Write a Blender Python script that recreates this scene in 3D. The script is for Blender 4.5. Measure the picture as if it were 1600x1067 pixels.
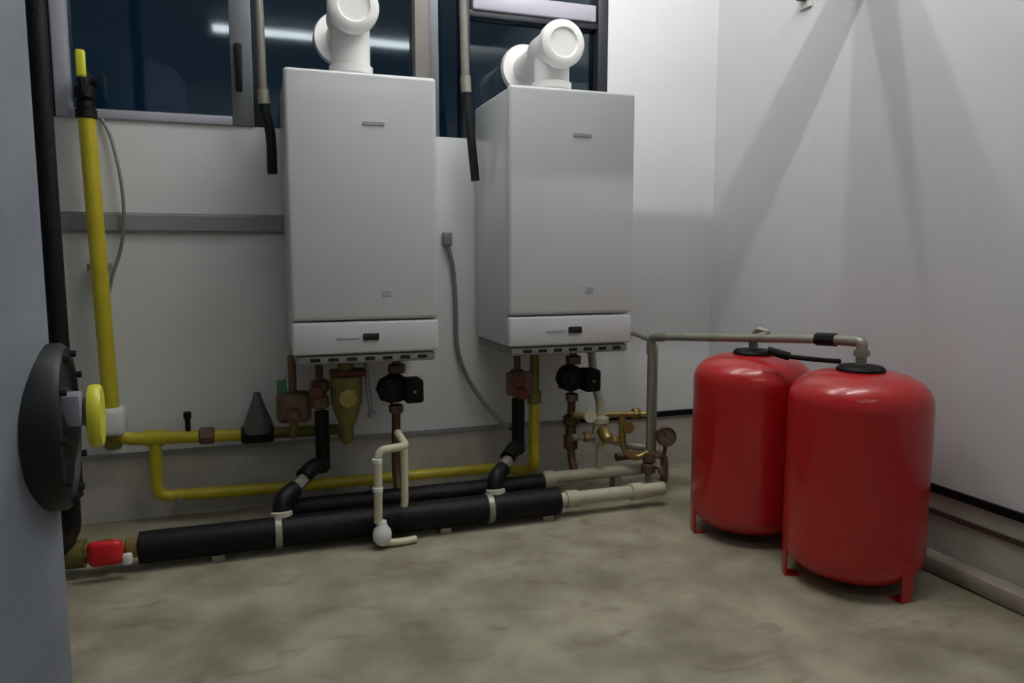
import bpy, bmesh, math, random
from mathutils import Vector, Matrix
random.seed(7)
S = bpy.context.scene
for o in list(bpy.data.objects): bpy.data.objects.remove(o)
COL = S.collection

# ------------------------------------------------------------------ camera
cam = bpy.data.cameras.new('camera'); camo = bpy.data.objects.new('camera', cam); COL.objects.link(camo)
cam.sensor_width = 36.0; cam.lens = 36.0 * 1166.0 / 1600.0; cam.clip_start = 0.05
camo.location = (0, 0, 1.0)
camo.rotation_euler = (math.radians(90 - 6.5), 0, math.radians(-18.9))
S.camera = camo

# ------------------------------------------------------------------ world, exposure
w = bpy.data.worlds.new('night'); S.world = w; w.use_nodes = True
w.node_tree.nodes['Background'].inputs[0].default_value = (0.003, 0.012, 0.024, 1)
w.node_tree.nodes['Background'].inputs[1].default_value = 1.0
S.view_settings.view_transform = 'Standard'; S.view_settings.look = 'None'
S.view_settings.gamma = 1; S.view_settings.use_curve_mapping = False
S.view_settings.exposure = -0.32
TUBE_FRONT = 60.0      # emission of the tubes over the boilers
TUBE_MID = 135.0        # emission of the tube over the middle of the room
TUBE_BACK = 14.0       # emission of the tubes behind the photographer

# ------------------------------------------------------------------ materials
def lin(c):
    return tuple((v/255/12.92 if v/255 <= .04045 else ((v/255+.055)/1.055)**2.4) for v in c)
def mat(name, rgb, rough=.5, metal=0., var=.06, scale=6., bump=0., bscale=60., coat=0., rgb2=None, detail=4., contrast=None, spec=.5):
    m = bpy.data.materials.new(name); m.use_nodes = True
    nt = m.node_tree; b = nt.nodes['Principled BSDF']
    c = lin(rgb)
    tc = nt.nodes.new('ShaderNodeTexCoord')
    n = nt.nodes.new('ShaderNodeTexNoise'); n.inputs['Scale'].default_value = scale; n.inputs['Detail'].default_value = detail
    nt.links.new(tc.outputs['Object'], n.inputs['Vector'])
    r = nt.nodes.new('ShaderNodeValToRGB')
    lo, hi = (contrast or (.3, .7))
    r.color_ramp.elements[0].position = lo; r.color_ramp.elements[1].position = hi
    c2 = lin(rgb2) if rgb2 else tuple(min(1, v*(1+var)) for v in c)
    c1 = c if rgb2 else tuple(v*(1-var) for v in c)
    r.color_ramp.elements[0].color = (*c1, 1); r.color_ramp.elements[1].color = (*c2, 1)
    nt.links.new(n.outputs['Fac'], r.inputs['Fac']); nt.links.new(r.outputs['Color'], b.inputs['Base Color'])
    b.inputs['Roughness'].default_value = rough; b.inputs['Metallic'].default_value = metal
    b.inputs['Coat Weight'].default_value = coat; b.inputs['Coat Roughness'].default_value = .08
    b.inputs['Specular IOR Level'].default_value = spec
    if bump:
        n2 = nt.nodes.new('ShaderNodeTexNoise'); n2.inputs['Scale'].default_value = bscale; n2.inputs['Detail'].default_value = 5
        nt.links.new(tc.outputs['Object'], n2.inputs['Vector'])
        bp = nt.nodes.new('ShaderNodeBump'); bp.inputs['Strength'].default_value = bump; bp.inputs['Distance'].default_value = .01
        nt.links.new(n2.outputs['Fac'], bp.inputs['Height']); nt.links.new(bp.outputs['Normal'], b.inputs['Normal'])
    return m
def emit(name, rgb, strength):
    m = bpy.data.materials.new(name); m.use_nodes = True; nt = m.node_tree
    for n in list(nt.nodes): nt.nodes.remove(n)
    e = nt.nodes.new('ShaderNodeEmission'); e.inputs[0].default_value = (*rgb, 1); e.inputs[1].default_value = strength
    o = nt.nodes.new('ShaderNodeOutputMaterial'); nt.links.new(e.outputs[0], o.inputs[0]); return m
M = {}
M['wall'] = mat('white_wall_panel', (226, 229, 229), .42, var=.02, scale=3, bump=.05, bscale=25)
M['wall_r'] = mat('white_side_wall', (212, 214, 217), .5, var=.02, scale=2.5)
M['ceiling'] = mat('ceiling_paint', (205, 206, 204), .8, var=.02)
M['plinth'] = mat('concrete_plinth', (188, 185, 176), .85, var=.1, scale=9, bump=.25)
M['kerb'] = mat('worn_concrete_kerb', (132, 122, 108), .9, scale=7, rgb2=(170, 162, 148), bump=.3)
M['brown'] = mat('brown_sealant', (70, 54, 40), .8)
M['black'] = mat('black_rubber', (9, 9, 11), .6, var=.15, bump=.1, spec=.25)
M['insul'] = mat('black_foam_insulation', (10, 10, 14), .55, var=.2, scale=12, bump=.2, bscale=90, spec=.25)
M['enamel'] = mat('white_enamel', (200, 203, 205), .28, var=.012, scale=2, coat=.15)
M['enamel2'] = mat('grey_white_plastic', (196, 199, 199), .4, var=.02)
M['tray'] = mat('grey_steel_tray', (128, 130, 128), .5, var=.06)
M['flue'] = mat('white_flue_plastic', (240, 240, 238), .35, var=.01)
M['alu'] = mat('grey_aluminium', (120, 124, 130), .4, .3, var=.05)
M['aluwarm'] = mat('weathered_aluminium', (122, 118, 112), .5, .2, var=.08)
M['darkframe'] = mat('dark_window_frame', (30, 34, 42), .45, var=.1)
M['sash'] = mat('pale_lilac_sash', (176, 174, 188), .4, var=.03)
M['yellow'] = mat('yellow_gas_paint', (186, 172, 34), .4, var=.08, scale=10)
M['yellow2'] = mat('bright_yellow_plastic', (222, 222, 60), .4, var=.04)
M['olive'] = mat('olive_brass', (116, 108, 54), .45, .35, var=.2, scale=14)
M['brass'] = mat('brass', (160, 140, 84), .35, .7, var=.15, scale=18)
M['bronze'] = mat('bronze_casting', (112, 90, 72), .5, .4, var=.2, scale=15)
M['copper'] = mat('dull_copper', (96, 72, 52), .45, .5, var=.2, scale=14)
M['redbrown'] = mat('red_brown_lacquer', (92, 34, 24), .45, var=.1)
M['steel'] = mat('galvanised_steel', (150, 149, 136), .42, .5, var=.1, scale=20)
M['pale'] = mat('pale_painted_steel', (184, 182, 160), .5, .1, var=.08, scale=14)
M['cream'] = mat('cream_pvc', (206, 202, 176), .45, var=.05)
M['white'] = mat('white_plastic', (228, 230, 228), .4, var=.02)
M['red'] = mat('red_vessel_lacquer', (176, 20, 24), .3, var=.04, scale=3, coat=.35)
M['redlever'] = mat('red_lever_plastic', (206, 24, 34), .4, var=.05)
M['greytank'] = mat('grey_tank_jacket', (108, 114, 125), .6, scale=5, rgb2=(130, 136, 147), bump=.12, bscale=18)
M['flange'] = mat('charcoal_flange', (20, 24, 26), .5, var=.15, spec=.3)
M['lilacgrey'] = mat('lilac_grey_plastic', (150, 148, 162), .4, var=.05)
M['trunk'] = mat('grey_trunking', (142, 146, 146), .5, var=.03)
M['bonnet'] = mat('dark_grey_cast', (84, 88, 86), .5, var=.05)
M['cable'] = mat('grey_cable', (120, 120, 122), .5, var=.05)
M['badge'] = mat('grey_badge', (158, 161, 166), .4, var=.03)
M['display'] = mat('black_display', (22, 24, 26), .25, var=.03)
M['green'] = mat('green_tag', (70, 120, 92), .5)
M['gauge'] = mat('gauge_face', (104, 88, 80), .35, var=.05)
M['floor'] = mat('screed_floor', (126, 120, 101), .62, scale=4.2, rgb2=(170, 164, 144), bump=.18, bscale=22, detail=8, contrast=(.34, .66), spec=.35)
def floor_stains(m):
    nt = m.node_tree; b = nt.nodes['Principled BSDF']
    src = b.inputs['Base Color'].links[0].from_socket
    tc = [n for n in nt.nodes if n.type == 'TEX_COORD'][0]
    mp = nt.nodes.new('ShaderNodeMapping'); mp.inputs['Scale'].default_value = (1.0, 1.6, 1); mp.inputs['Rotation'].default_value = (0, 0, .3)
    nt.links.new(tc.outputs['Object'], mp.inputs['Vector'])
    n = nt.nodes.new('ShaderNodeTexNoise'); n.inputs['Scale'].default_value = 5.5; n.inputs['Detail'].default_value = 6; n.inputs['Distortion'].default_value = 1.2
    nt.links.new(mp.outputs[0], n.inputs['Vector'])
    r = nt.nodes.new('ShaderNodeValToRGB'); r.color_ramp.elements[0].position = .55; r.color_ramp.elements[1].position = .72
    r.color_ramp.elements[0].color = (0, 0, 0, 1); r.color_ramp.elements[1].color = (.5, .5, .5, 1)
    nt.links.new(n.outputs['Fac'], r.inputs['Fac'])
    mx = nt.nodes.new('ShaderNodeMix'); mx.data_type = 'RGBA'
    nt.links.new(r.outputs['Color'], mx.inputs['Factor']); nt.links.new(src, mx.inputs[6])
    mx.inputs[7].default_value = (*lin((104, 94, 74)), 1)
    nt.links.new(mx.outputs[2], b.inputs['Base Color'])
floor_stains(M['floor'])
g = bpy.data.materials.new('window_glass'); g.use_nodes = True
pb = g.node_tree.nodes['Principled BSDF']
pb.inputs['Base Color'].default_value = (.55, .75, .85, 1); pb.inputs['Roughness'].default_value = .04
pb.inputs['Transmission Weight'].default_value = 1.0; pb.inputs['IOR'].default_value = 1.52
M['glass'] = g
M['tube_front'] = emit('tube_light_front', (1, .985, .96), TUBE_FRONT)
M['tube_mid'] = emit('tube_light_mid', (1, .985, .96), TUBE_MID)
M['tube_back'] = emit('tube_light_back', (.96, .985, 1), TUBE_BACK)

# ------------------------------------------------------------------ mesh helpers
def box(bm, x0, x1, y0, y1, z0, z1, bev=0., seg=2):
    r = bmesh.ops.create_cube(bm, size=1)
    vs = r['verts']
    bmesh.ops.scale(bm, vec=(x1-x0, y1-y0, z1-z0), verts=vs)
    bmesh.ops.translate(bm, vec=((x0+x1)/2, (y0+y1)/2, (z0+z1)/2), verts=vs)
    if bev:
        es = list({e for v in vs for e in v.link_edges})
        bmesh.ops.bevel(bm, geom=es, offset=bev, segments=seg, affect='EDGES', profile=.5)
    return bm
def frame_of(d):
    d = d.normalized(); a = Vector((0, 0, 1)) if abs(d.z) < .9 else Vector((1, 0, 0))
    u = d.cross(a).normalized(); return u, d.cross(u).normalized()
def lathe(bm, prof, org, axis, seg=32):
    org = Vector(org); ax = Vector(axis).normalized(); u, v = frame_of(ax); rings = []
    for r, h in prof:
        c = org + ax*h
        if r < 1e-6: rings.append([bm.verts.new(c)])
        else: rings.append([bm.verts.new(c + (u*math.cos(2*math.pi*k/seg) + v*math.sin(2*math.pi*k/seg))*r) for k in range(seg)])
    for a, b in zip(rings, rings[1:]):
        for k in range(seg):
            k2 = (k+1) % seg
            if len(a) == 1 and len(b) == 1: continue
            if len(a) == 1: bm.faces.new((a[0], b[k], b[k2]))
            elif len(b) == 1: bm.faces.new((a[k], b[0], a[k2]))
            else: bm.faces.new((a[k], b[k], b[k2], a[k2]))
    if len(rings[0]) > 1: bm.faces.new(rings[0])
    if len(rings[-1]) > 1: bm.faces.new(rings[-1])
    return bm
def rounded(path, br, n=6):
    P = [Vector(p) for p in path]; out = [P[0]]
    for i in range(1, len(P)-1):
        a, b, c = P[i-1], P[i], P[i+1]; d1 = (a-b); d2 = (c-b)
        t = min(br, d1.length*.48, d2.length*.48)
        s = b + d1.normalized()*t; e = b + d2.normalized()*t
        for k in range(n+1):
            q = k/n; out.append(s*(1-q)**2 + b*2*q*(1-q) + e*q*q)
    out.append(P[-1]); return out
def tube(bm, path, r, br=.05, seg=16, n=6):
    P = rounded(path, br, n) if br else [Vector(p) for p in path]; d = (P[1]-P[0]).normalized(); u, v = frame_of(d); rings = []
    for i, p in enumerate(P):
        if i == 0: t = P[1]-P[0]
        elif i == len(P)-1: t = P[-1]-P[-2]
        else: t = (P[i+1]-P[i]).normalized() + (P[i]-P[i-1]).normalized()
        t.normalize()
        q = d.rotation_difference(t); u = q @ u; v = q @ v; d = t
        rings.append([bm.verts.new(p + (u*math.cos(2*math.pi*k/seg) + v*math.sin(2*math.pi*k/seg))*r) for k in range(seg)])
    for a, b in zip(rings, rings[1:]):
        for k in range(seg): bm.faces.new((a[k], b[k], b[(k+1) % seg], a[(k+1) % seg]))
    bm.faces.new(rings[0]); bm.faces.new(rings[-1])
    return bm
def spline(pts, n=8):
    P = [Vector(p) for p in pts]; P = [P[0]*2-P[1]] + P + [P[-1]*2-P[-2]]; out = []
    for i in range(1, len(P)-2):
        for k in range(n):
            t = k/n; a, b, c, d = P[i-1:i+3]
            out.append(.5*((2*b) + (c-a)*t + (2*a-5*b+4*c-d)*t*t + (-a+3*b-3*c+d)*t**3))
    out.append(P[-2]); return out
def B(): return bmesh.new()
def obj(name, bm, m, parent=None, label=None, sharp=38):
    bmesh.ops.recalc_face_normals(bm, faces=bm.faces)
    me = bpy.data.meshes.new(name); bm.to_mesh(me); bm.free()
    for p in me.polygons: p.use_smooth = True
    me.set_sharp_from_angle(angle=math.radians(sharp))
    me.materials.append(M[m]); o = bpy.data.objects.new(name, me); COL.objects.link(o)
    if parent:
        o.parent = parent
        if parent.type == 'EMPTY': o.matrix_parent_inverse = Matrix.Translation(-parent.location)   # parts keep room coordinates
    if label: o['label'] = label
    return o
def thing(name, loc, label, cat, group=None):
    o = bpy.data.objects.new(name, None); o.empty_display_size = .05; COL.objects.link(o); o.location = loc
    return tag(o, label, cat, group)
def tag(o, label, cat, group=None):
    o['label'] = label; o['category'] = cat
    if group: o['group'] = group
    return o
def struct(o, label=None):
    o['kind'] = 'structure'
    if label: o['label'] = label
    return o
def sroot(name, loc=(0, 0, 0)):
    o = bpy.data.objects.new(name, None); COL.objects.link(o); o.location = loc; o['kind'] = 'structure'; return o

# ------------------------------------------------------------------ the room
XL, XR, YB, YF, ZC = -2.2, 2.06, 3.08, -2.6, 2.86
struct(obj('floor', box(B(), XL-.15, XR+.15, YF-.15, YB+.15, -.1, 0), 'floor'))
struct(obj('ceiling', box(B(), XL-.15, XR+.15, YF-.15, YB+.15, ZC, ZC+.1), 'ceiling'))
struct(obj('wall_left', box(B(), XL-.15, XL, YF-.15, YB+.15, 0, ZC), 'wall'))
struct(obj('wall_front', box(B(), XL, XR, YF-.15, YF, 0, ZC), 'wall'))
struct(obj('wall_right', box(B(), XR, XR+.15, YF, YB+.15, .26, ZC), 'wall_r'))
SILL, HEAD, WL, WR = 1.49, 2.6, -1.7, 1.50
bm = B()
box(bm, XL, XR, YB, YB+.15, .26, SILL); box(bm, WR, XR, YB, YB+.15, SILL, ZC)
box(bm, XL, WL, YB, YB+.15, SILL, ZC); box(bm, WL, WR, YB, YB+.15, HEAD, ZC)
struct(obj('wall_back', bm, 'wall'))
# plinth with a dark rubber strip along its top edge, brown sealant joint and low kerb on the right
bb = struct(obj('baseboard_back', box(B(), XL, XR, YB, YB+.15, 0, .26), 'plinth'))
obj('rubber_strip', box(B(), 1.30, XR-.012, YB-.012, YB+.02, .243, .268), 'black', bb)
obj('edge_strip', box(B(), XL, 1.298, YB-.010, YB+.02, .247, .264), 'trunk', bb)
br = struct(obj('baseboard_right', box(B(), XR, XR+.15, YF, YB, 0, .26), 'plinth'))
obj('rubber_strip', box(B(), XR-.012, XR+.02, YF, YB-.012, .243, .268), 'black', br)
obj('sealant_joint', box(B(), XR-.008, XR+.02, YF, YB-.012, .170, .186), 'brown', br)
struct(obj('trim_1', box(B(), 1.992, XR, YF, YB, 0, .055, .012), 'kerb'))

# ------------------------------------------------------------------ windows (night outside)
def pane(x0, x1, z0, z1, root, y=YB+.05):
    return obj('pane', box(B(), x0, x1, y, y+.008, z0, z1), 'glass', root)
win = sroot('window_1', (-1.17, YB, SILL))
obj('window_frame', box(B(), -.70, -.644, YB+.01, YB+.10, SILL, HEAD, .004), 'darkframe', win)
obj('window_frame', box(B(), WL, -.70, YB+.01, YB+.10, SILL, SILL+.03, .004), 'darkframe', win)
pane(WL, -.70, SILL+.03, HEAD, win)
win = sroot('window_2', (-.33, YB, SILL))
bm = B()
box(bm, -.644, -.600, YB-.012, YB+.08, SILL, HEAD, .005); box(bm, -.600, -.06, YB-.012, YB+.08, SILL, SILL+.034, .005)
box(bm, -.60, -.06, YB-.012, YB+.08, HEAD-.04, HEAD, .005)
obj('window_sash', bm, 'sash', win)
pane(-.600, -.06, SILL+.034, HEAD-.04, win)
hd = obj('window_handle', box(B(), -.046, -.018, YB-.020, YB-.006, 1.70, 1.79, .005), 'black', win)
obj('handle_lever', box(B(), -.044, -.020, YB-.045, YB-.028, 1.61, 1.77, .007), 'black', hd)
obj('handle_neck', lathe(B(), [(.009, 0), (.009, .03)], (-.032, YB-.04, 1.755), (0, 1, 0), 12), 'black', hd)
bm = B(); box(bm, -.06, .018, YB-.008, YB+.10, SILL+.0, HEAD, .004)
obj('mullion', bm, 'alu', win)
win = sroot('window_3', (.36, YB, SILL))
obj('window_frame', box(B(), .018, .060, YB+.01, YB+.09, SILL, HEAD, .004), 'darkframe', win)
pane(.060, .640, SILL, HEAD, win)
obj('mullion', box(B(), .640, .700, YB-.006, YB+.10, SILL, HEAD, .004), 'aluwarm', win)
obj('window_frame', box(B(), .700, .742, YB+.012, YB+.09, SILL, HEAD, .004), 'alu', win)
win = sroot('window_4', (.79, YB, SILL))
pane(.742, .840, SILL, HEAD, win)
obj('mullion', box(B(), .840, .872, YB+.0, YB+.10, SILL, HEAD, .004), 'darkframe', win)
win = sroot('window_5', (1.16, YB, SILL))
pane(.872, 1.452, SILL, 1.985, win); pane(.872, 1.452, 2.08, HEAD, win)
obj('window_frame', box(B(), 1.452, WR, YB+.0, YB+.10, SILL, HEAD, .004), 'darkframe', win)
obj('window_frame', box(B(), .872, 1.452, YB+.01, YB+.09, 1.985, 2.012, .004), 'darkframe', win)
obj('transom', box(B(), .885, 1.440, YB-.004, YB+.09, 2.012, 2.08, .005), 'sash', win)

# ------------------------------------------------------------------ ceiling lamps
def lamp(loc, length, tubes, m, label):
    x, y = loc; t = thing('fluorescent_lamp', (x, y, ZC), label, 'lamp', 'ceiling tube lamps')
    ys = [q[0] for q in tubes]
    obj('housing', box(B(), x-length/2-.03, x+length/2+.03, min(ys)-.03, max(ys)+.03, ZC-.035, ZC, .006), 'white', t)
    for yy, _ in tubes:
        obj('tube', lathe(B(), [(.0, 0), (.013, .0), (.013, length), (0, length)], (x-length/2, yy, ZC-.06), (1, 0, 0), 12), m, t)
        for sx in (-1, 1):
            e = x + sx*length/2
            obj('lamp_holder', box(B(), min(e, e+sx*.02), max(e, e+sx*.02), yy-.016, yy+.016, ZC-.078, ZC-.035, .003), 'white', t)
    return t
lamp((1.28, 1.59), 1.2, [(1.59, 0)], 'tube_mid', 'single ceiling tube lamp ahead of the boilers')
lamp((.78, 2.35), 1.5, [(2.24, 0), (2.46, 0)], 'tube_front', 'twin ceiling tube lamp directly over the boilers')
lamp((.55, -.34), 1.6, [(-.29, 0), (-.39, 0)], 'tube_back', 'long twin ceiling tube lamp mirrored in the dark window panes')

# ------------------------------------------------------------------ boilers
def boiler(cx, label):
    yf, yb, w2, z0, z1 = 2.60, 3.06, .2535, .63, 1.612
    t = thing('gas_boiler', (cx, yb, z0), label, 'boiler', 'white wall hung boilers')
    obj('casing', box(B(), cx-w2+.004, cx+w2-.004, yf+.036, yb, z0+.03, z1-.004, .012, 3), 'enamel', t)
    fc = obj('front_cover', box(B(), cx-w2, cx+w2, yf, yf+.034, .782, z1, .014, 4), 'enamel', t)
    obj('logo_badge', box(B(), cx-.002, cx+.072, yf-.003, yf+.002, 1.440, 1.453, .001, 1), 'badge', fc, 'small grey badge')
    obj('status_sticker', box(B(), cx+.055, cx+.085, yf-.002, yf+.002, .862, .884, .001, 1), 'badge', fc)
    cp = obj('control_flap', box(B(), cx-w2, cx+w2, yf+.002, yf+.034, .664, .777, .010, 3), 'enamel', t)
    obj('display_window', box(B(), cx-.016, cx+.040, yf-.005, yf+.004, .710, .735, .004), 'display', cp, 'black display window')
    obj('grip_slot', box(B(), cx-.105, cx-.028, yf-.001, yf+.004, .716, .724, .001, 1), 'badge', cp)
    bt = obj('bottom_tray', box(B(), cx-w2+.012, cx+w2-.012, yf+.010, yb-.01, z0, .661, .008), 'tray', t, 'grey steel bottom tray')
    for k in range(7):
        x = cx-.195+k*.062
        obj('vent_slot', box(B(), x, x+.034, yf+.007, yf+.012, .640, .652, .001, 1), 'flange', bt)
    obj('wall_bracket', box(B(), cx-.2, cx+.2, yb, YB, 1.42, 1.50), 'steel', t)
    obj('flue_collar', lathe(B(), [(.085, -.006), (.085, .012), (.078, .018), (.0, .018)], (cx-.01, 2.80, z1), (0, 0, 1)), 'enamel2', t)
    return t
boiler(.3605, 'white wall boiler beneath the higher flue elbow, nearer the yellow gas riser')
boiler(1.1325, 'white wall boiler beneath the lower flue with wall rosette, nearer the red vessels')

def flue(x, zt, za, label):
    t = thing('flue_pipe', (x, 2.80, zt), label, 'flue', 'white flues over the boilers')
    obj('neck', lathe(B(), [(.068, .018), (.068, za-zt-.02), (.06, za-zt)], (x, 2.80, zt), (0, 0, 1)), 'flue', t)
    obj('socket_ring', lathe(B(), [(.069, .0), (.077, .004), (.077, .03), (.069, .034)], (x, 2.80, zt+.028), (0, 0, 1)), 'flue', t)
    obj('elbow', lathe(B(), [(.0, -.095), (.068, -.092), (.076, -.07), (.076, .075), (.07, .085), (0, .085)], (x, 2.80, za), (0, 1, 0)), 'flue', t)
    cp = obj('inspection_cap', lathe(B(), [(.0, .022), (.05, .022), (.056, .030), (.074, .030), (.085, .022), (.088, .010), (.088, -.012), (.076, -.014)], (x, 2.705, za), (0, -1, 0), 40), 'flue', t)
    obj('wall_duct', lathe(B(), [(.058, 0), (.058, .25)], (x, 2.87, za), (0, 1, 0)), 'flue', t)
    obj('wall_rosette', lathe(B(), [(.058, -.012), (.10, -.012), (.104, .0), (.104, .016), (.058, .016)], (x, YB+.03, za), (0, 1, 0), 40), 'flue', t)
flue(.350, 1.612, 1.850, 'white flue elbow with high round inspection cap over its boiler')
flue(1.1225, 1.612, 1.795, 'white flue elbow with low round cap and visible wall rosette')

# ------------------------------------------------------------------ expansion vessels
def vessel(cx, cy, la, label):
    t = thing('expansion_vessel', (cx, cy, 0), label, 'vessel', 'red expansion vessels')
    R = .205; zb, zt = .020, .655; pr = []
    for k in range(11):
        a = math.pi/2*k/10; pr.append((R*math.sin(a)**.55 if k else 0, zb+.085*(1-math.cos(a))))
    pr += [(R, zb+.12), (R, zb+.125), (R, zt-.12), (R, zt-.115)]
    for k in range(11):
        a = math.pi/2*k/10; pr.append((R*math.cos(a)**.60 if k < 10 else 0, zt-.095+.095*math.sin(a)))
    obj('tank_body', lathe(B(), pr, (cx, cy, 0), (0, 0, 1), 64), 'red', t)
    for k in range(3):
        a = la + k*2*math.pi/3; c, s = math.cos(a), math.sin(a); bm = B()
        box(bm, -.004, .004, -.022, .022, 0, .12, .002); box(bm, -.04, .004, -.022, .022, 0, .005)
        bmesh.ops.transform(bm, matrix=Matrix.Translation((cx+c*(R-.004), cy+s*(R-.004), 0)) @ Matrix.Rotation(a, 4, 'Z'), verts=bm.verts)
        obj('leg', bm, 'red', t)
    cap = obj('top_flange', lathe(B(), [(.07, -.012), (.07, .006), (.062, .014), (.03, .016), (0, .016)], (cx, cy, zt), (0, 0, 1)), 'black', t, 'black top flange')
    obj('connection_stub', lathe(B(), [(.016, .0), (.016, .03), (0, .03)], (cx, cy, zt+.012), (0, 0, 1), 6), 'steel', cap)
FV = (1.738, 1.788); BV = (1.676, 2.228)
vessel(*FV, math.radians(275), 'red expansion vessel coupled by a black union to the steel pipe')
vessel(*BV, math.radians(165), 'red expansion vessel partly hidden behind the other one, nearer the corner')

t = thing('expansion_pipe', (1.53, 2.70, .075), 'steel pipe rising beside the boiler and running over to the red vessels', 'pipe')
PT = (FV[0], FV[1], .735)
obj('pipe_run', tube(B(), [(1.53, 2.70, .12), (1.53, 2.70, .672), (FV[0]-.012, 1.90, .738)], .0145, .05), 'steel', t)
obj('union', tube(B(), [(FV[0]-.026, 1.953, .7345), (FV[0]-.009, 1.885, .738)], .021, 0, 8), 'black', t, 'black union')
obj('elbow', tube(B(), [(FV[0]-.011, 1.892, .738), (FV[0], FV[1], .742), (FV[0], FV[1], .714)], .0165, .04), 'steel', t)
obj('vessel_nut', lathe(B(), [(.024, 0), (.024, .018)], (FV[0], FV[1], .698), (0, 0, 1), 6), 'steel', t)
obj('branch_pipe', tube(B(), [(1.655, 2.232, .708), (BV[0]+.03, 2.17, .735), (BV[0]+.0, 2.222, .745), (BV[0], 2.222, .70)], .010, .03), 'steel', t)
obj('corner_elbow', tube(B(), [(1.53, 2.70, .60), (1.53, 2.70, .672), (1.548, 2.632, .677)], .019, .045), 'steel', t)
t = thing('return_riser', (1.585, 2.72, .06), 'thin second steel riser right behind the expansion pipe', 'pipe')
obj('pipe_run', tube(B(), [(1.575, 2.74, .10), (1.575, 2.74, .64), (1.575, 2.9, .66), (1.575, 3.08, .66)], .010, .04), 'steel', t)
v = thing('vessel_valve', (1.80, 2.02, .68), 'small black cap valve between the two red vessels', 'valve')
obj('valve_body', tube(B(), [(1.600, 2.052, .690), (1.655, 2.01, .672)], .014, 0, 10), 'black', v)
obj('valve_hose', tube(B(), [(1.655, 2.01, .672), (1.72, 1.97, .665), (FV[0]-.01, FV[1]+.078, .672)], .008, .03, 10), 'black', v)

# ------------------------------------------------------------------ grey buffer tank in the foreground
TC = Vector((-.742, 1.426, 0)); TR = .40
t = thing('buffer_tank', (TC.x, TC.y, 0), 'tall grey jacketed buffer tank with a round black flange', 'tank')
obj('tank_jacket', lathe(B(), [(.0, .03), (TR-.02, .03), (TR, .05), (TR, 1.98), (TR-.05, 2.06), (TR-.2, 2.12), (0, 2.13)], (TC.x, TC.y, 0), (0, 0, 1), 72), 'greytank', t)
obj('tank_foot', lathe(B(), [(TR-.06, 0), (TR-.06, .04)], (TC.x, TC.y, 0), (0, 0, 1), 48), 'flange', t)
fa = math.radians(5); n = Vector((math.cos(fa), math.sin(fa), 0)); fc = TC + n*(TR-.024) + Vector((0, 0, .706))
fl = obj('flange_cover', lathe(B(), [(.145, 0), (.145, .042), (.138, .052), (.118, .054), (.112, .046), (.07, .046), (.06, .056), (0, .056)], fc, n, 56), 'flange', t, 'round charcoal flange cover')
for k in range(10):
    a = 2*math.pi*k/10; u, v_ = frame_of(n)
    obj('flange_bolt', lathe(B(), [(.0065, 0), (.0065, .010), (0, .010)], fc + n*.052 + (u*math.cos(a)+v_*math.sin(a))*.128, n, 6), 'flange', fl)
bm = B(); box(bm, .0, .030, -.060, -.006, -.014, .040, .006)
bmesh.ops.transform(bm, matrix=Matrix.Translation(fc + n*.045 + Vector((0, 0, .022))) @ Matrix.Rotation(fa, 4, 'Z'), verts=bm.verts)
obj('terminal_box', bm, 'lilacgrey', t, 'grey terminal box')
hx = obj('heater_neck', lathe(B(), [(.024, 0), (.024, .04)], fc + n*.05 + Vector((0, 0, .022)), n, 24), 'lilacgrey', t)
obj('heater_collar', lathe(B(), [(.03, 0), (.054, .004), (.056, .010), (.056, .018), (.052, .024), (.02, .024), (0, .022)], fc + n*.078 + Vector((0, 0, .014)), n, 32), 'yellow2', t, 'bright yellow collar')

# black riser beside it
t = thing('insulated_riser', (-.496, 2.2, 0), 'tall black insulated pipe rising beside the grey tank', 'pipe')
obj('riser', tube(B(), [(-.496, 2.2, ZC), (-.490, 2.2, .36), (-.50, 2.24, .27), (-.585, 2.54, .12), (-.655, 2.58, .07), (-.60, 2.58, .07)], .026, .06), 'insul', t)
obj('riser_sleeve', lathe(B(), [(.026, 0), (.034, .006), (.034, .13), (.026, .136)], (-.490, 2.2, .36), (0, 0, 1), 20), 'insul', t)

# ------------------------------------------------------------------ black insulated mains along the floor
MZ = .067; MY = 2.58
t = thing('insulated_main', (-.40, MY, 0), 'thick black insulated heating pipe lying along the floor in front', 'pipe', 'black floor mains')
obj('insulation', lathe(B(), [(.0, 0), (.052, 0), (.052, 1.455), (.0, 1.455)], (-.385, MY, MZ), (1, 0, 0), 28), 'insul', t)
obj('steel_pipe', lathe(B(), [(.027, 0), (.027, .46), (.0, .465)], (1.07, MY, MZ), (1, 0, 0), 20), 'pale', t, 'bare pale steel pipe end')
for x in (1.10, 1.38):
    obj('pipe_socket', lathe(B(), [(.027, 0), (.034, .004), (.034, .05), (.027, .054)], (x, MY, MZ), (1, 0, 0), 20), 'pale', t)
for x in (.03, .78):
    obj('pipe_clamp', lathe(B(), [(.053, 0), (.056, .002), (.056, .022), (.053, .024)], (x, MY, MZ), (1, 0, 0), 28), 'steel', t)
for x in (-.15, .62, 1.02):
    obj('floor_support', box(B(), x-.02, x+.02, MY-.03, MY+.03, 0, .02), 'steel', t)
t = thing('insulated_main', (.10, 2.74, 0), 'second black insulated heating pipe lying close behind the thick one', 'pipe', 'black floor mains')
obj('insulation', lathe(B(), [(.0, 0), (.040, 0), (.040, .99), (.0, .99)], (.08, 2.745, .085), (1, 0, 0), 24), 'insul', t)
obj('steel_pipe', lathe(B(), [(.024, 0), (.024, .46), (0, .465)], (1.07, 2.745, .105), (1, 0, 0), 20), 'pale', t, 'bare pale steel pipe end')
obj('pipe_socket', lathe(B(), [(.024, 0), (.034, .004), (.034, .05), (.024, .054)], (1.07, 2.745, .10), (1, 0, 0), 20), 'pale', t)
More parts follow.
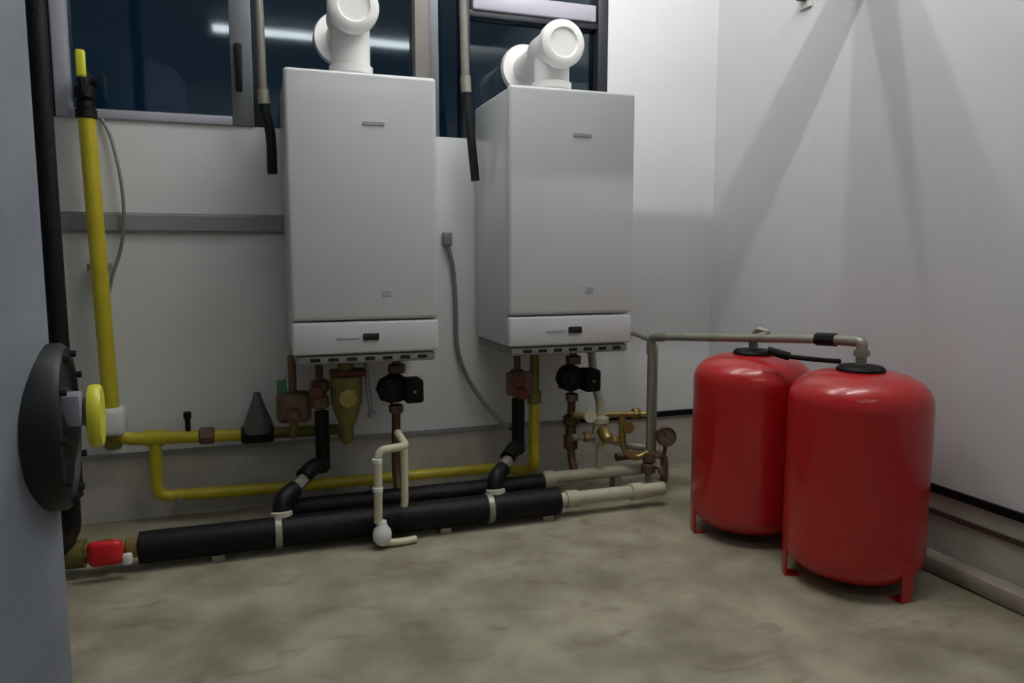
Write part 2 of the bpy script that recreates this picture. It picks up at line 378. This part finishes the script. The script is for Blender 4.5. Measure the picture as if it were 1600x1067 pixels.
for x in (.2, .95, 1.4):
    obj('floor_support', box(B(), x-.015, x+.015, 2.72, 2.77, 0, .085 if x > 1.2 else .05), 'steel', t)

# ball valve with red lever at the near end of the main
t = thing('ball_valve', (-.46, MY, 0), 'brass ball valve with a red lever at the end of the black main', 'valve')
vb = obj('valve_body', lathe(B(), [(.026, 0), (.034, .006), (.034, .035), (.026, .042), (.040, .06), (.042, .08), (.040, .10), (.026, .118), (.034, .125), (.034, .155), (.026, .16)], (-.545, MY-.0, .07), (1, 0, 0), 8), 'brass', t)
obj('body_skirt', lathe(B(), [(.0, 0), (.045, 0), (.045, .06), (.03, .06)], (-.60, MY, .07), (1, 0, 0), 16), 'olive', t)
bm = B(); box(bm, -.520, -.420, MY-.095, MY-.060, .050, .130, .020, 3)
obj('lever', bm, 'redlever', t, 'red lever handle')
obj('lever_hub', lathe(B(), [(.012, 0), (.012, .07)], (-.455, MY-.02, .075), (0, -1, 0), 12), 'brass', t)
obj('lever_tip', box(B(), -.424, -.396, MY-.090, MY-.065, .046, .082, .008), 'white', t)

# ------------------------------------------------------------------ branches from main up to each boiler
def branch(dx, label, label2):
    t = thing('insulated_branch', (.06+dx, 2.70, .067), label, 'pipe', 'black branch pipes')
    obj('branch_elbow', tube(B(), [(.055+dx, 2.60, .08), (.055+dx, 2.62, .168), (.105+dx, 2.67, .185)], .030, .04), 'insul', t)
    obj('branch_union', tube(B(), [(.095+dx, 2.66, .182), (.155+dx, 2.725, .215)], .024, 0, 8), 'steel', t)
    obj('branch_union', lathe(B(), [(.031, 0), (.037, .004), (.037, .022), (.031, .026)], (.055+dx, 2.603, .104), (0, .2, 1), 20), 'pale', t)
    obj('branch_bend', tube(B(), [(.135+dx, 2.705, .215), (.18+dx, 2.755, .24), (.213+dx, 2.80, .225)], .030, .03), 'insul', t)
    obj('branch_riser', tube(B(), [(.213+dx, 2.80, .21), (.213+dx, 2.80, .43)], .026, 0), 'insul', t)
    obj('riser_top', tube(B(), [(.209+dx, 2.80, .55), (.207+dx, 2.80, .63)], .014, 0), 'copper', t)
    v = thing('service_valve', (.19+dx, 2.80, .43), label2, 'valve', 'bronze service valves')
    obj('valve_body', lathe(B(), [(.022, 0), (.032, .008), (.032, .045), (.022, .055), (.034, .07), (.034, .10), (.022, .11)], (.209+dx, 2.80, .44), (0, 0, 1), 8), 'bronze', v)
    obj('valve_knob', lathe(B(), [(.012, 0), (.012, .03), (.026, .032), (.026, .056), (.02, .062), (0, .062)], (.190+dx, 2.775, .515), (0, -1, 0), 16), 'redbrown', v, 'red-brown valve knob')
    return v
branch(0., 'black branch pipe climbing from the main beside the olive gas cock', 'bronze service valve with red-brown knob next to the olive gas cock')
v2 = branch(.772, 'black branch pipe climbing from the main beside the thin yellow gas drop', 'bronze service valve with paired red-brown knobs above the thin gas drop')
obj('valve_knob', lathe(B(), [(.012, 0), (.012, .03), (.024, .032), (.024, .056), (.018, .062), (0, .062)], (.976, 2.775, .462), (0, -1, 0), 16), 'redbrown', v2, 'red-brown valve knob')
obj('valve_yoke', box(B(), .935, 1.045, 2.78, 2.82, .445, .54, .012), 'bronze', v2)

# ------------------------------------------------------------------ pumps
def pump(cx, label, cable):
    y = 2.78; t = thing('circulation_pump', (cx, y, .42), label, 'pump', 'black circulation pumps')
    obj('pump_housing', lathe(B(), [(.0, 0), (.045, .0), (.055, .01), (.055, .05), (.045, .06), (0, .06)], (cx+.035, y+.07, .50), (0, -1, 0), 28), 'black', t)
    mo = obj('motor', lathe(B(), [(.048, 0), (.048, .05), (.044, .06), (.02, .062), (0, .062)], (cx+.008, y+.01, .505), (0, -1, 0), 28), 'black', t)
    obj('motor_label', lathe(B(), [(.018, 0), (.016, .003), (0, .003)], (cx+.008, y-.052, .505), (0, -1, 0), 20), 'flange', mo)
    for k in range(8):
        a = 2*math.pi*k/8
        obj('cooling_fin', box(B(), cx+.008+math.cos(a)*.048-.004, cx+.008+math.cos(a)*.048+.004, y-.045, y+.01, .505+math.sin(a)*.048-.004, .505+math.sin(a)*.048+.004), 'black', mo)
    tb = obj('terminal_box', box(B(), cx+.055, cx+.125, y-.075, y+.02, .455, .545, .012, 3), 'black', t)
    obj('terminal_screw', lathe(B(), [(.006, 0), (.006, .004), (0, .004)], (cx+.09, y-.075, .50), (0, -1, 0), 10), 'steel', tb)
    obj('inlet_nut', lathe(B(), [(.03, 0), (.034, .004), (.034, .03), (.028, .034)], (cx+.04, y+.02, .56), (0, 0, 1), 8), 'bronze', t)
    obj('inlet_pipe', tube(B(), [(cx+.04, y+.02, .59), (cx+.04, y+.02, .64)], .016, 0), 'copper', t)
    obj('outlet_nut', lathe(B(), [(.02, 0), (.028, .004), (.028, .03), (.02, .034)], (cx+.035, y+.02, .405), (0, 0, 1), 8), 'bronze', t)
    obj('outlet_pipe', tube(B(), [(cx+.035, y+.02, .41), (cx+.03, y+.02, .20), (cx+.03, 2.75, .10)], .017, .05), 'copper', t)
    return t
pump(.455, 'black circulation pump on copper pipe over the cream condensate drains', True)
p2 = pump(1.185, 'black circulation pump on copper pipe above the brass filling fittings', True)
t = thing('pump_strut', (.395, 2.78, .40), 'pale lilac plastic bracket propped beside the pump', 'bracket')
obj('strut_bar', tube(B(), [(.378, 2.80, .628), (.380, 2.78, .53), (.392, 2.77, .42)], .009, .03, 10), 'lilacgrey', t)
obj('strut_foot', lathe(B(), [(.016, 0), (.016, .02)], (.392, 2.77, .40), (0, 0, 1), 12), 'lilacgrey', t)

# ------------------------------------------------------------------ condensate drains
t = thing('condensate_drain', (.40, 2.50, 0), 'cream plastic condensate drain with white ball trap before the black main', 'drain')
obj('drain_pipe', tube(B(), [(.470, 2.66, .36), (.470, 2.50, .35), (.372, 2.492, .345), (.368, 2.492, .09)], .014, .03), 'cream', t)
obj('drain_tail', tube(B(), [(.466, 2.512, .352), (.464, 2.510, .155), (.462, 2.512, .135)], .013, .03), 'cream', t)
obj('ball_trap', lathe(B(), [(0, 0), (.018, .002), (.030, .018), (.033, .036), (.030, .054), (.018, .07), (.016, .085), (0, .085)], (.380, 2.490, .012), (0, 0, 1), 24), 'white', t, 'white ball trap')
obj('trap_outlet', tube(B(), [(.38, 2.49, .02), (.43, 2.49, .014), (.50, 2.50, .014)], .013, .02, 12), 'cream', t)
for z in (.20, .30):
    obj('drain_clip', lathe(B(), [(.014, 0), (.018, .002), (.018, .016), (.014, .018)], (.3685, 2.492, z), (0, 0, 1), 16), 'white', t)

# ------------------------------------------------------------------ gas line
GY = 3.0
t = thing('gas_pipe', (-.515, GY, .34), 'yellow gas pipe running down the wall and along behind the mains', 'pipe')
obj('riser', tube(B(), [(-.536, GY, 1.50), (-.515, GY, .44)], .028, 0, 20), 'yellow', t)
obj('riser_coupling', lathe(B(), [(.028, 0), (.035, .003), (.035, .03), (.028, .033)], (-.536, GY, 1.475), (0, 0, 1), 16), 'black', t)
obj('white_tee', box(B(), -.565, -.470, GY-.05, GY+.05, .355, .455, .018, 3), 'white', t, 'white tee block')
obj('tee_cap', lathe(B(), [(.03, 0), (.03, .05), (.024, .06), (0, .06)], (-.515, GY, .36), (0, 0, -1), 16), 'olive', t)
obj('upper_run', tube(B(), [(-.50, GY, .352), (-.46, GY, .332), (-.40, GY, .330), (-.06, GY, .318)], .024, .03), 'yellow', t)
obj('upper_run', tube(B(), [(.03, GY, .316), (.20, GY, .312), (.300, GY, .312), (.300, 2.87, .312), (.302, 2.80, .318)], .022, .04), 'olive', t)
obj('drop', tube(B(), [(-.375, GY, .335), (-.38, GY, .105), (.10, GY, .095), (.95, GY, .092), (1.062, 2.90, .092), (1.062, 2.82, .13), (1.062, 2.82, .40)], .022, .05), 'yellow', t)
obj('drop_cock', lathe(B(), [(.022, 0), (.030, .006), (.030, .05), (.020, .06), (.018, .228)], (1.062, 2.82, .40), (0, 0, 1), 10), 'olive', t)
obj('drop_tee', lathe(B(), [(.030, 0), (.030, .07)], (-.41, GY, .331), (1, 0, -.03), 14), 'yellow', t)
obj('inline_valve', lathe(B(), [(.026, 0), (.033, .006), (.033, .05), (.026, .056)], (-.225, GY, .325), (1, 0, -.03), 8), 'bronze', t)
tn = obj('test_nipple', lathe(B(), [(.010, 0), (.010, .05), (.014, .05), (.014, .075), (0, .075)], (-.262, GY, .345), (0, 0, 1), 12), 'black', t)
rg = obj('regulator_body', lathe(B(), [(.03, -.06), (.036, -.05), (.036, .05), (.03, .06)], (-.015, GY, .317), (1, 0, 0), 16), 'flange', t)
obj('regulator_bonnet', lathe(B(), [(.055, -.01), (.055, .02), (.046, .045), (.018, .12), (.012, .145), (0, .145)], (-.012, GY, .335), (0, 0, 1), 28), 'bonnet', rg, 'dark grey conical bonnet')
for x, z in ((-.30, .075), (.45, .065)):
    obj('pipe_bracket', box(B(), x-.012, x+.012, GY-.026, YB-.001, z, z+.026, .003), 'steel', t)
obj('wall_clip', box(B(), -.565, -.495, GY-.005, YB-.001, .95, .975, .004), 'steel', t)
t = thing('gas_shutoff_valve', (-.536, GY, 1.51), 'black gas shutoff valve with upright yellow lever before the window', 'valve')
obj('valve_body', lathe(B(), [(.022, 0), (.03, .004), (.03, .025), (.024, .03), (.034, .042), (.034, .07), (.024, .082)], (-.536, GY, 1.505), (0, 0, 1), 10), 'black', t)
obj('lever_stem', tube(B(), [(-.536, GY-.02, 1.55), (-.536, GY-.05, 1.55), (-.535, GY-.055, 1.63)], .008, .02, 10), 'black', t)
obj('lever_sleeve', box(B(), -.550, -.518, GY-.066, GY-.044, 1.603, 1.695, .010, 3), 'yellow2', t, 'yellow lever sleeve')
obj('inlet_pipe', tube(B(), [(-.536, GY, 1.58), (-.536, GY, 1.62), (-.536, YB+.05, 1.63)], .02, .03), 'black', t)

t = thing('gas_cock', (.29, 2.80, .31), 'olive tapered gas cock hanging under the boiler beside the pump', 'valve')
obj('cock_body', lathe(B(), [(.0, 0), (.022, .0), (.024, .05), (.046, .11), (.058, .15), (.060, .22), (.057, .245), (.03, .25), (.03, .314)], (.303, 2.78, .315), (0, 0, 1), 24), 'olive', t)
obj('cock_cap', lathe(B(), [(.03, 0), (.034, .004), (.034, .02), (0, .024)], (.300, 2.724, .490), (0, -1, 0), 8), 'brass', t)
obj('top_plate', box(B(), .246, .372, 2.74, 2.82, .562, .585, .005), 'redbrown', t)
t = thing('strainer', (.115, 2.86, .38), 'brown bronze strainer block with a small green tag', 'strainer')
obj('strainer_body', box(B(), .055, .180, 2.82, 2.90, .385, .50, .022, 3), 'bronze', t)
obj('strainer_plug', lathe(B(), [(.026, 0), (.026, .03), (.018, .034), (0, .034)], (.115, 2.825, .425), (0, -1, -.4), 8), 'bronze', t)
obj('strainer_pipe', tube(B(), [(.115, 2.86, .49), (.115, 2.86, .635)], .015, 0), 'bronze', t)
obj('strainer_tail', tube(B(), [(.115, 2.86, .40), (.115, 2.86, .33), (.115, 2.98, .315)], .014, .03), 'olive', t)
obj('green_tag', box(B(), .058, .094, 2.812, 2.816, .505, .552, .001, 1), 'green', t, 'small green tag')
obj('tag_wire', tube(B(), [(.078, 2.814, .545), (.098, 2.84, .565), (.112, 2.86, .555)], .002, .01, 6), 'steel', t)

# ------------------------------------------------------------------ filling group between second boiler and vessels
t = thing('filling_group', (1.33, 2.72, .105), 'brass and steel filling valve group under the boiler nearer the vessels', 'fitting')
obj('riser', tube(B(), [(1.325, 2.745, .12), (1.325, 2.745, .40), (1.325, 2.80, .46), (1.325, 2.85, .635)], .017, .04), 'pale', t)
obj('filter_body', lathe(B(), [(.020, 0), (.032, .01), (.034, .07), (.028, .085), (.036, .095), (.036, .115), (.02, .125)], (1.325, 2.745, .225), (0, 0, 1), 16), 'pale', t)
obj('filter_bowl', lathe(B(), [(.026, 0), (.026, .05), (.018, .065), (0, .066)], (1.325, 2.725, .29), (0, -1, -.5), 20), 'brass', t)
obj('cross_pipe', tube(B(), [(1.20, 2.745, .36), (1.24, 2.745, .352), (1.325, 2.745, .350), (1.50, 2.73, .345), (1.53, 2.71, .345)], .013, .03), 'brass', t)
obj('cross_pipe', tube(B(), [(1.20, 2.745, .265), (1.30, 2.745, .262), (1.46, 2.73, .21), (1.515, 2.715, .205)], .014, .03), 'steel', t)
obj('loop_pipe', tube(B(), [(1.42, 2.74, .35), (1.42, 2.72, .20), (1.475, 2.71, .16), (1.53, 2.70, .19)], .014, .05), 'brass', t)
hw = obj('hand_wheel', lathe(B(), [(.008, 0), (.008, .03), (.026, .032), (.028, .040), (.026, .048), (0, .046)], (1.255, 2.735, .352), (0, -1, .2), 14), 'pale', t)
hw2 = obj('hand_wheel', lathe(B(), [(.008, 0), (.008, .03), (.024, .032), (.026, .040), (.024, .048), (0, .046)], (1.42, 2.72, .30), (0, -1, .1), 14), 'brass', t)
for x, z in ((1.47, .35), (1.25, .263), (1.38, .24)):
    obj('union_nut', lathe(B(), [(.02, 0), (.023, .004), (.023, .024), (.02, .028)], (x, 2.742 if x < 1.4 else 2.735, z), (1, 0, 0), 6), 'brass', t)
obj('pipe_block', lathe(B(), [(.02, 0), (.030, .006), (.030, .06), (.022, .07), (.022, .10), (.034, .11), (.034, .14), (.02, .15)], (1.217, 2.80, .20), (0, 0, 1), 10), 'copper', p2)
t = thing('drain_cock', (1.53, 2.70, .075), 'bronze drain cock at the foot of the steel expansion pipe', 'valve')
obj('cock_body', lathe(B(), [(.018, 0), (.03, .006), (.03, .04), (.018, .046), (.026, .055), (.026, .09)], (1.53, 2.70, .095), (0, 0, 1), 10), 'bronze', t)
obj('cock_spout', tube(B(), [(1.53, 2.70, .135), (1.56, 2.66, .13), (1.565, 2.65, .10)], .012, .02, 10), 'bronze', t)
obj('cock_foot', lathe(B(), [(.026, 0), (.026, .01), (.014, .02), (.014, .10)], (1.53, 2.70, 0), (0, 0, 1), 14), 'steel', t)
t = thing('pressure_gauge', (1.617, 2.70, .16), 'round brownish pressure gauge beside the steel expansion pipe', 'gauge')
gb = obj('gauge_case', lathe(B(), [(.0, -.02), (.038, -.02), (.042, -.014), (.042, .014), (.038, .018), (.034, .010), (0, .010)], (1.612, 2.705, .246), (-.3, -1, .15), 32), 'bronze', t)
obj('gauge_face', lathe(B(), [(.034, .011), (.0, .0115)], (1.612, 2.705, .246), (-.3, -1, .15), 32), 'gauge', gb)
dn = Vector((-.3, -1, .15)).normalized(); gc = Vector((1.612, 2.705, .246)) + dn*.0135
obj('gauge_needle', tube(B(), [gc, gc + Vector((-.012, .008, .02))], .0015, 0, 6), 'black', gb)
obj('gauge_stem', tube(B(), [(1.614, 2.712, .21), (1.614, 2.715, .165), (1.54, 2.702, .16)], .009, .02, 10), 'bronze', t)
t = thing('overflow_pipe', (1.57, 2.85, 0), 'short pale pipe bend on the floor behind the gauge', 'pipe')
obj('pipe_bend', tube(B(), [(1.46, 2.86, .13), (1.62, 2.86, .135), (1.70, 2.86, .12), (1.70, 2.86, .0)], .018, .05), 'bronze', t)

# ------------------------------------------------------------------ cables, trunking, hanging conduits
t = thing('cable_trunking', (-.3, YB, 1.08), 'grey horizontal cable trunking on the wall behind the gas riser', 'trunking')
obj('trunking_body', box(B(), -1.4, .30, YB-.014, YB, 1.086, 1.160, .003), 'trunk', t)
obj('trunking_lid', box(B(), -1.4, .30, YB-.018, YB-.014, 1.094, 1.152, .002, 1), 'trunk', t)
tag(obj('thin_cable', tube(B(), spline([(-.500, YB-.012, 1.49), (-.472, YB-.020, 1.42), (-.447, YB-.034, 1.28), (-.443, YB-.036, 1.13), (-.462, YB-.034, 1.02), (-.492, YB-.034, .93), (-.510, YB-.026, .86)]), .006, 0, 8), 'cable'), 'thin grey cable bowing out beside the yellow gas riser', 'cable')
t = thing('boiler_cable', (.77, YB, .45), 'grey power cable drooping from its plug between the two boilers', 'cable')
obj('plug', box(B(), .742, .782, YB-.035, YB, 1.045, 1.10, .008), 'cable', t)
obj('cable', tube(B(), spline([(.762, YB-.022, 1.05), (.785, YB-.022, .95), (.795, YB-.022, .80), (.80, YB-.022, .62), (.835, YB-.03, .50), (.89, YB-.06, .40), (.93, YB-.12, .34), (.95, 2.88, .31), (.965, 2.835, .30)]), .009, 0, 10), 'cable', t)
def conduit(pts, zend, label):
    P = spline(pts); t = thing('hanging_conduit', tuple(P[-1]), label, 'conduit', 'hanging grey conduits')
    k = len(P)*6//10
    obj('conduit', tube(B(), P[:k+1], .016, 0, 12), 'aluwarm', t)
    obj('dark_sleeve', tube(B(), P[k:], .018, 0, 12), 'flange', t, 'dark end sleeve')
    obj('ferrule', tube(B(), P[k-1:k+2], .021, 0, 12), 'steel', t)
    obj('ceiling_clip', lathe(B(), [(.03, 0), (.03, .01), (.018, .02)], P[0], (0, 0, -1), 16), 'steel', t)
conduit([(.030, 2.92, ZC), (.040, 2.92, 2.2), (.046, 2.92, 1.85), (.050, 2.92, 1.57), (.070, 2.92, 1.44), (.072, 2.92, 1.30)], 1.3, 'grey hanging conduit with dark sleeve beside the boiler near the window handle')
conduit([(.780, 2.92, ZC), (.790, 2.92, 2.3), (.800, 2.92, 1.95), (.808, 2.92, 1.67), (.830, 2.92, 1.45), (.845, 2.92, 1.30)], 1.3, 'grey hanging conduit with dark sleeve in the gap between the boilers')

# ------------------------------------------------------------------ pipe through the side wall, high up
t = thing('pipe_stub', (XR, 2.165, 2.075), 'thick white pipe stub sticking out of the side wall near the ceiling', 'pipe')
obj('stub_tube', lathe(B(), [(.074, 0), (.074, .95), (.070, .955), (0, .955)], (XR, 2.165, 2.075), (-1, 0, 0), 32), 'flue', t)
obj('wall_rosette', lathe(B(), [(.074, 0), (.097, 0), (.097, .01), (.074, .014)], (XR, 2.165, 2.075), (-1, 0, 0), 32), 'flue', t)
t = thing('room_sensor', (XR, 2.48, 1.98), 'small brown sensor knob on white base high on the side wall', 'sensor')
obj('sensor_base', box(B(), XR-.012, XR, 2.455, 2.525, 1.955, 2.06, .004), 'white', t)
obj('sensor_knob', lathe(B(), [(.022, 0), (.022, .03), (.016, .042), (0, .044)], (XR-.012, 2.485, 2.0), (-1, 0, 0), 20), 'bronze', t)
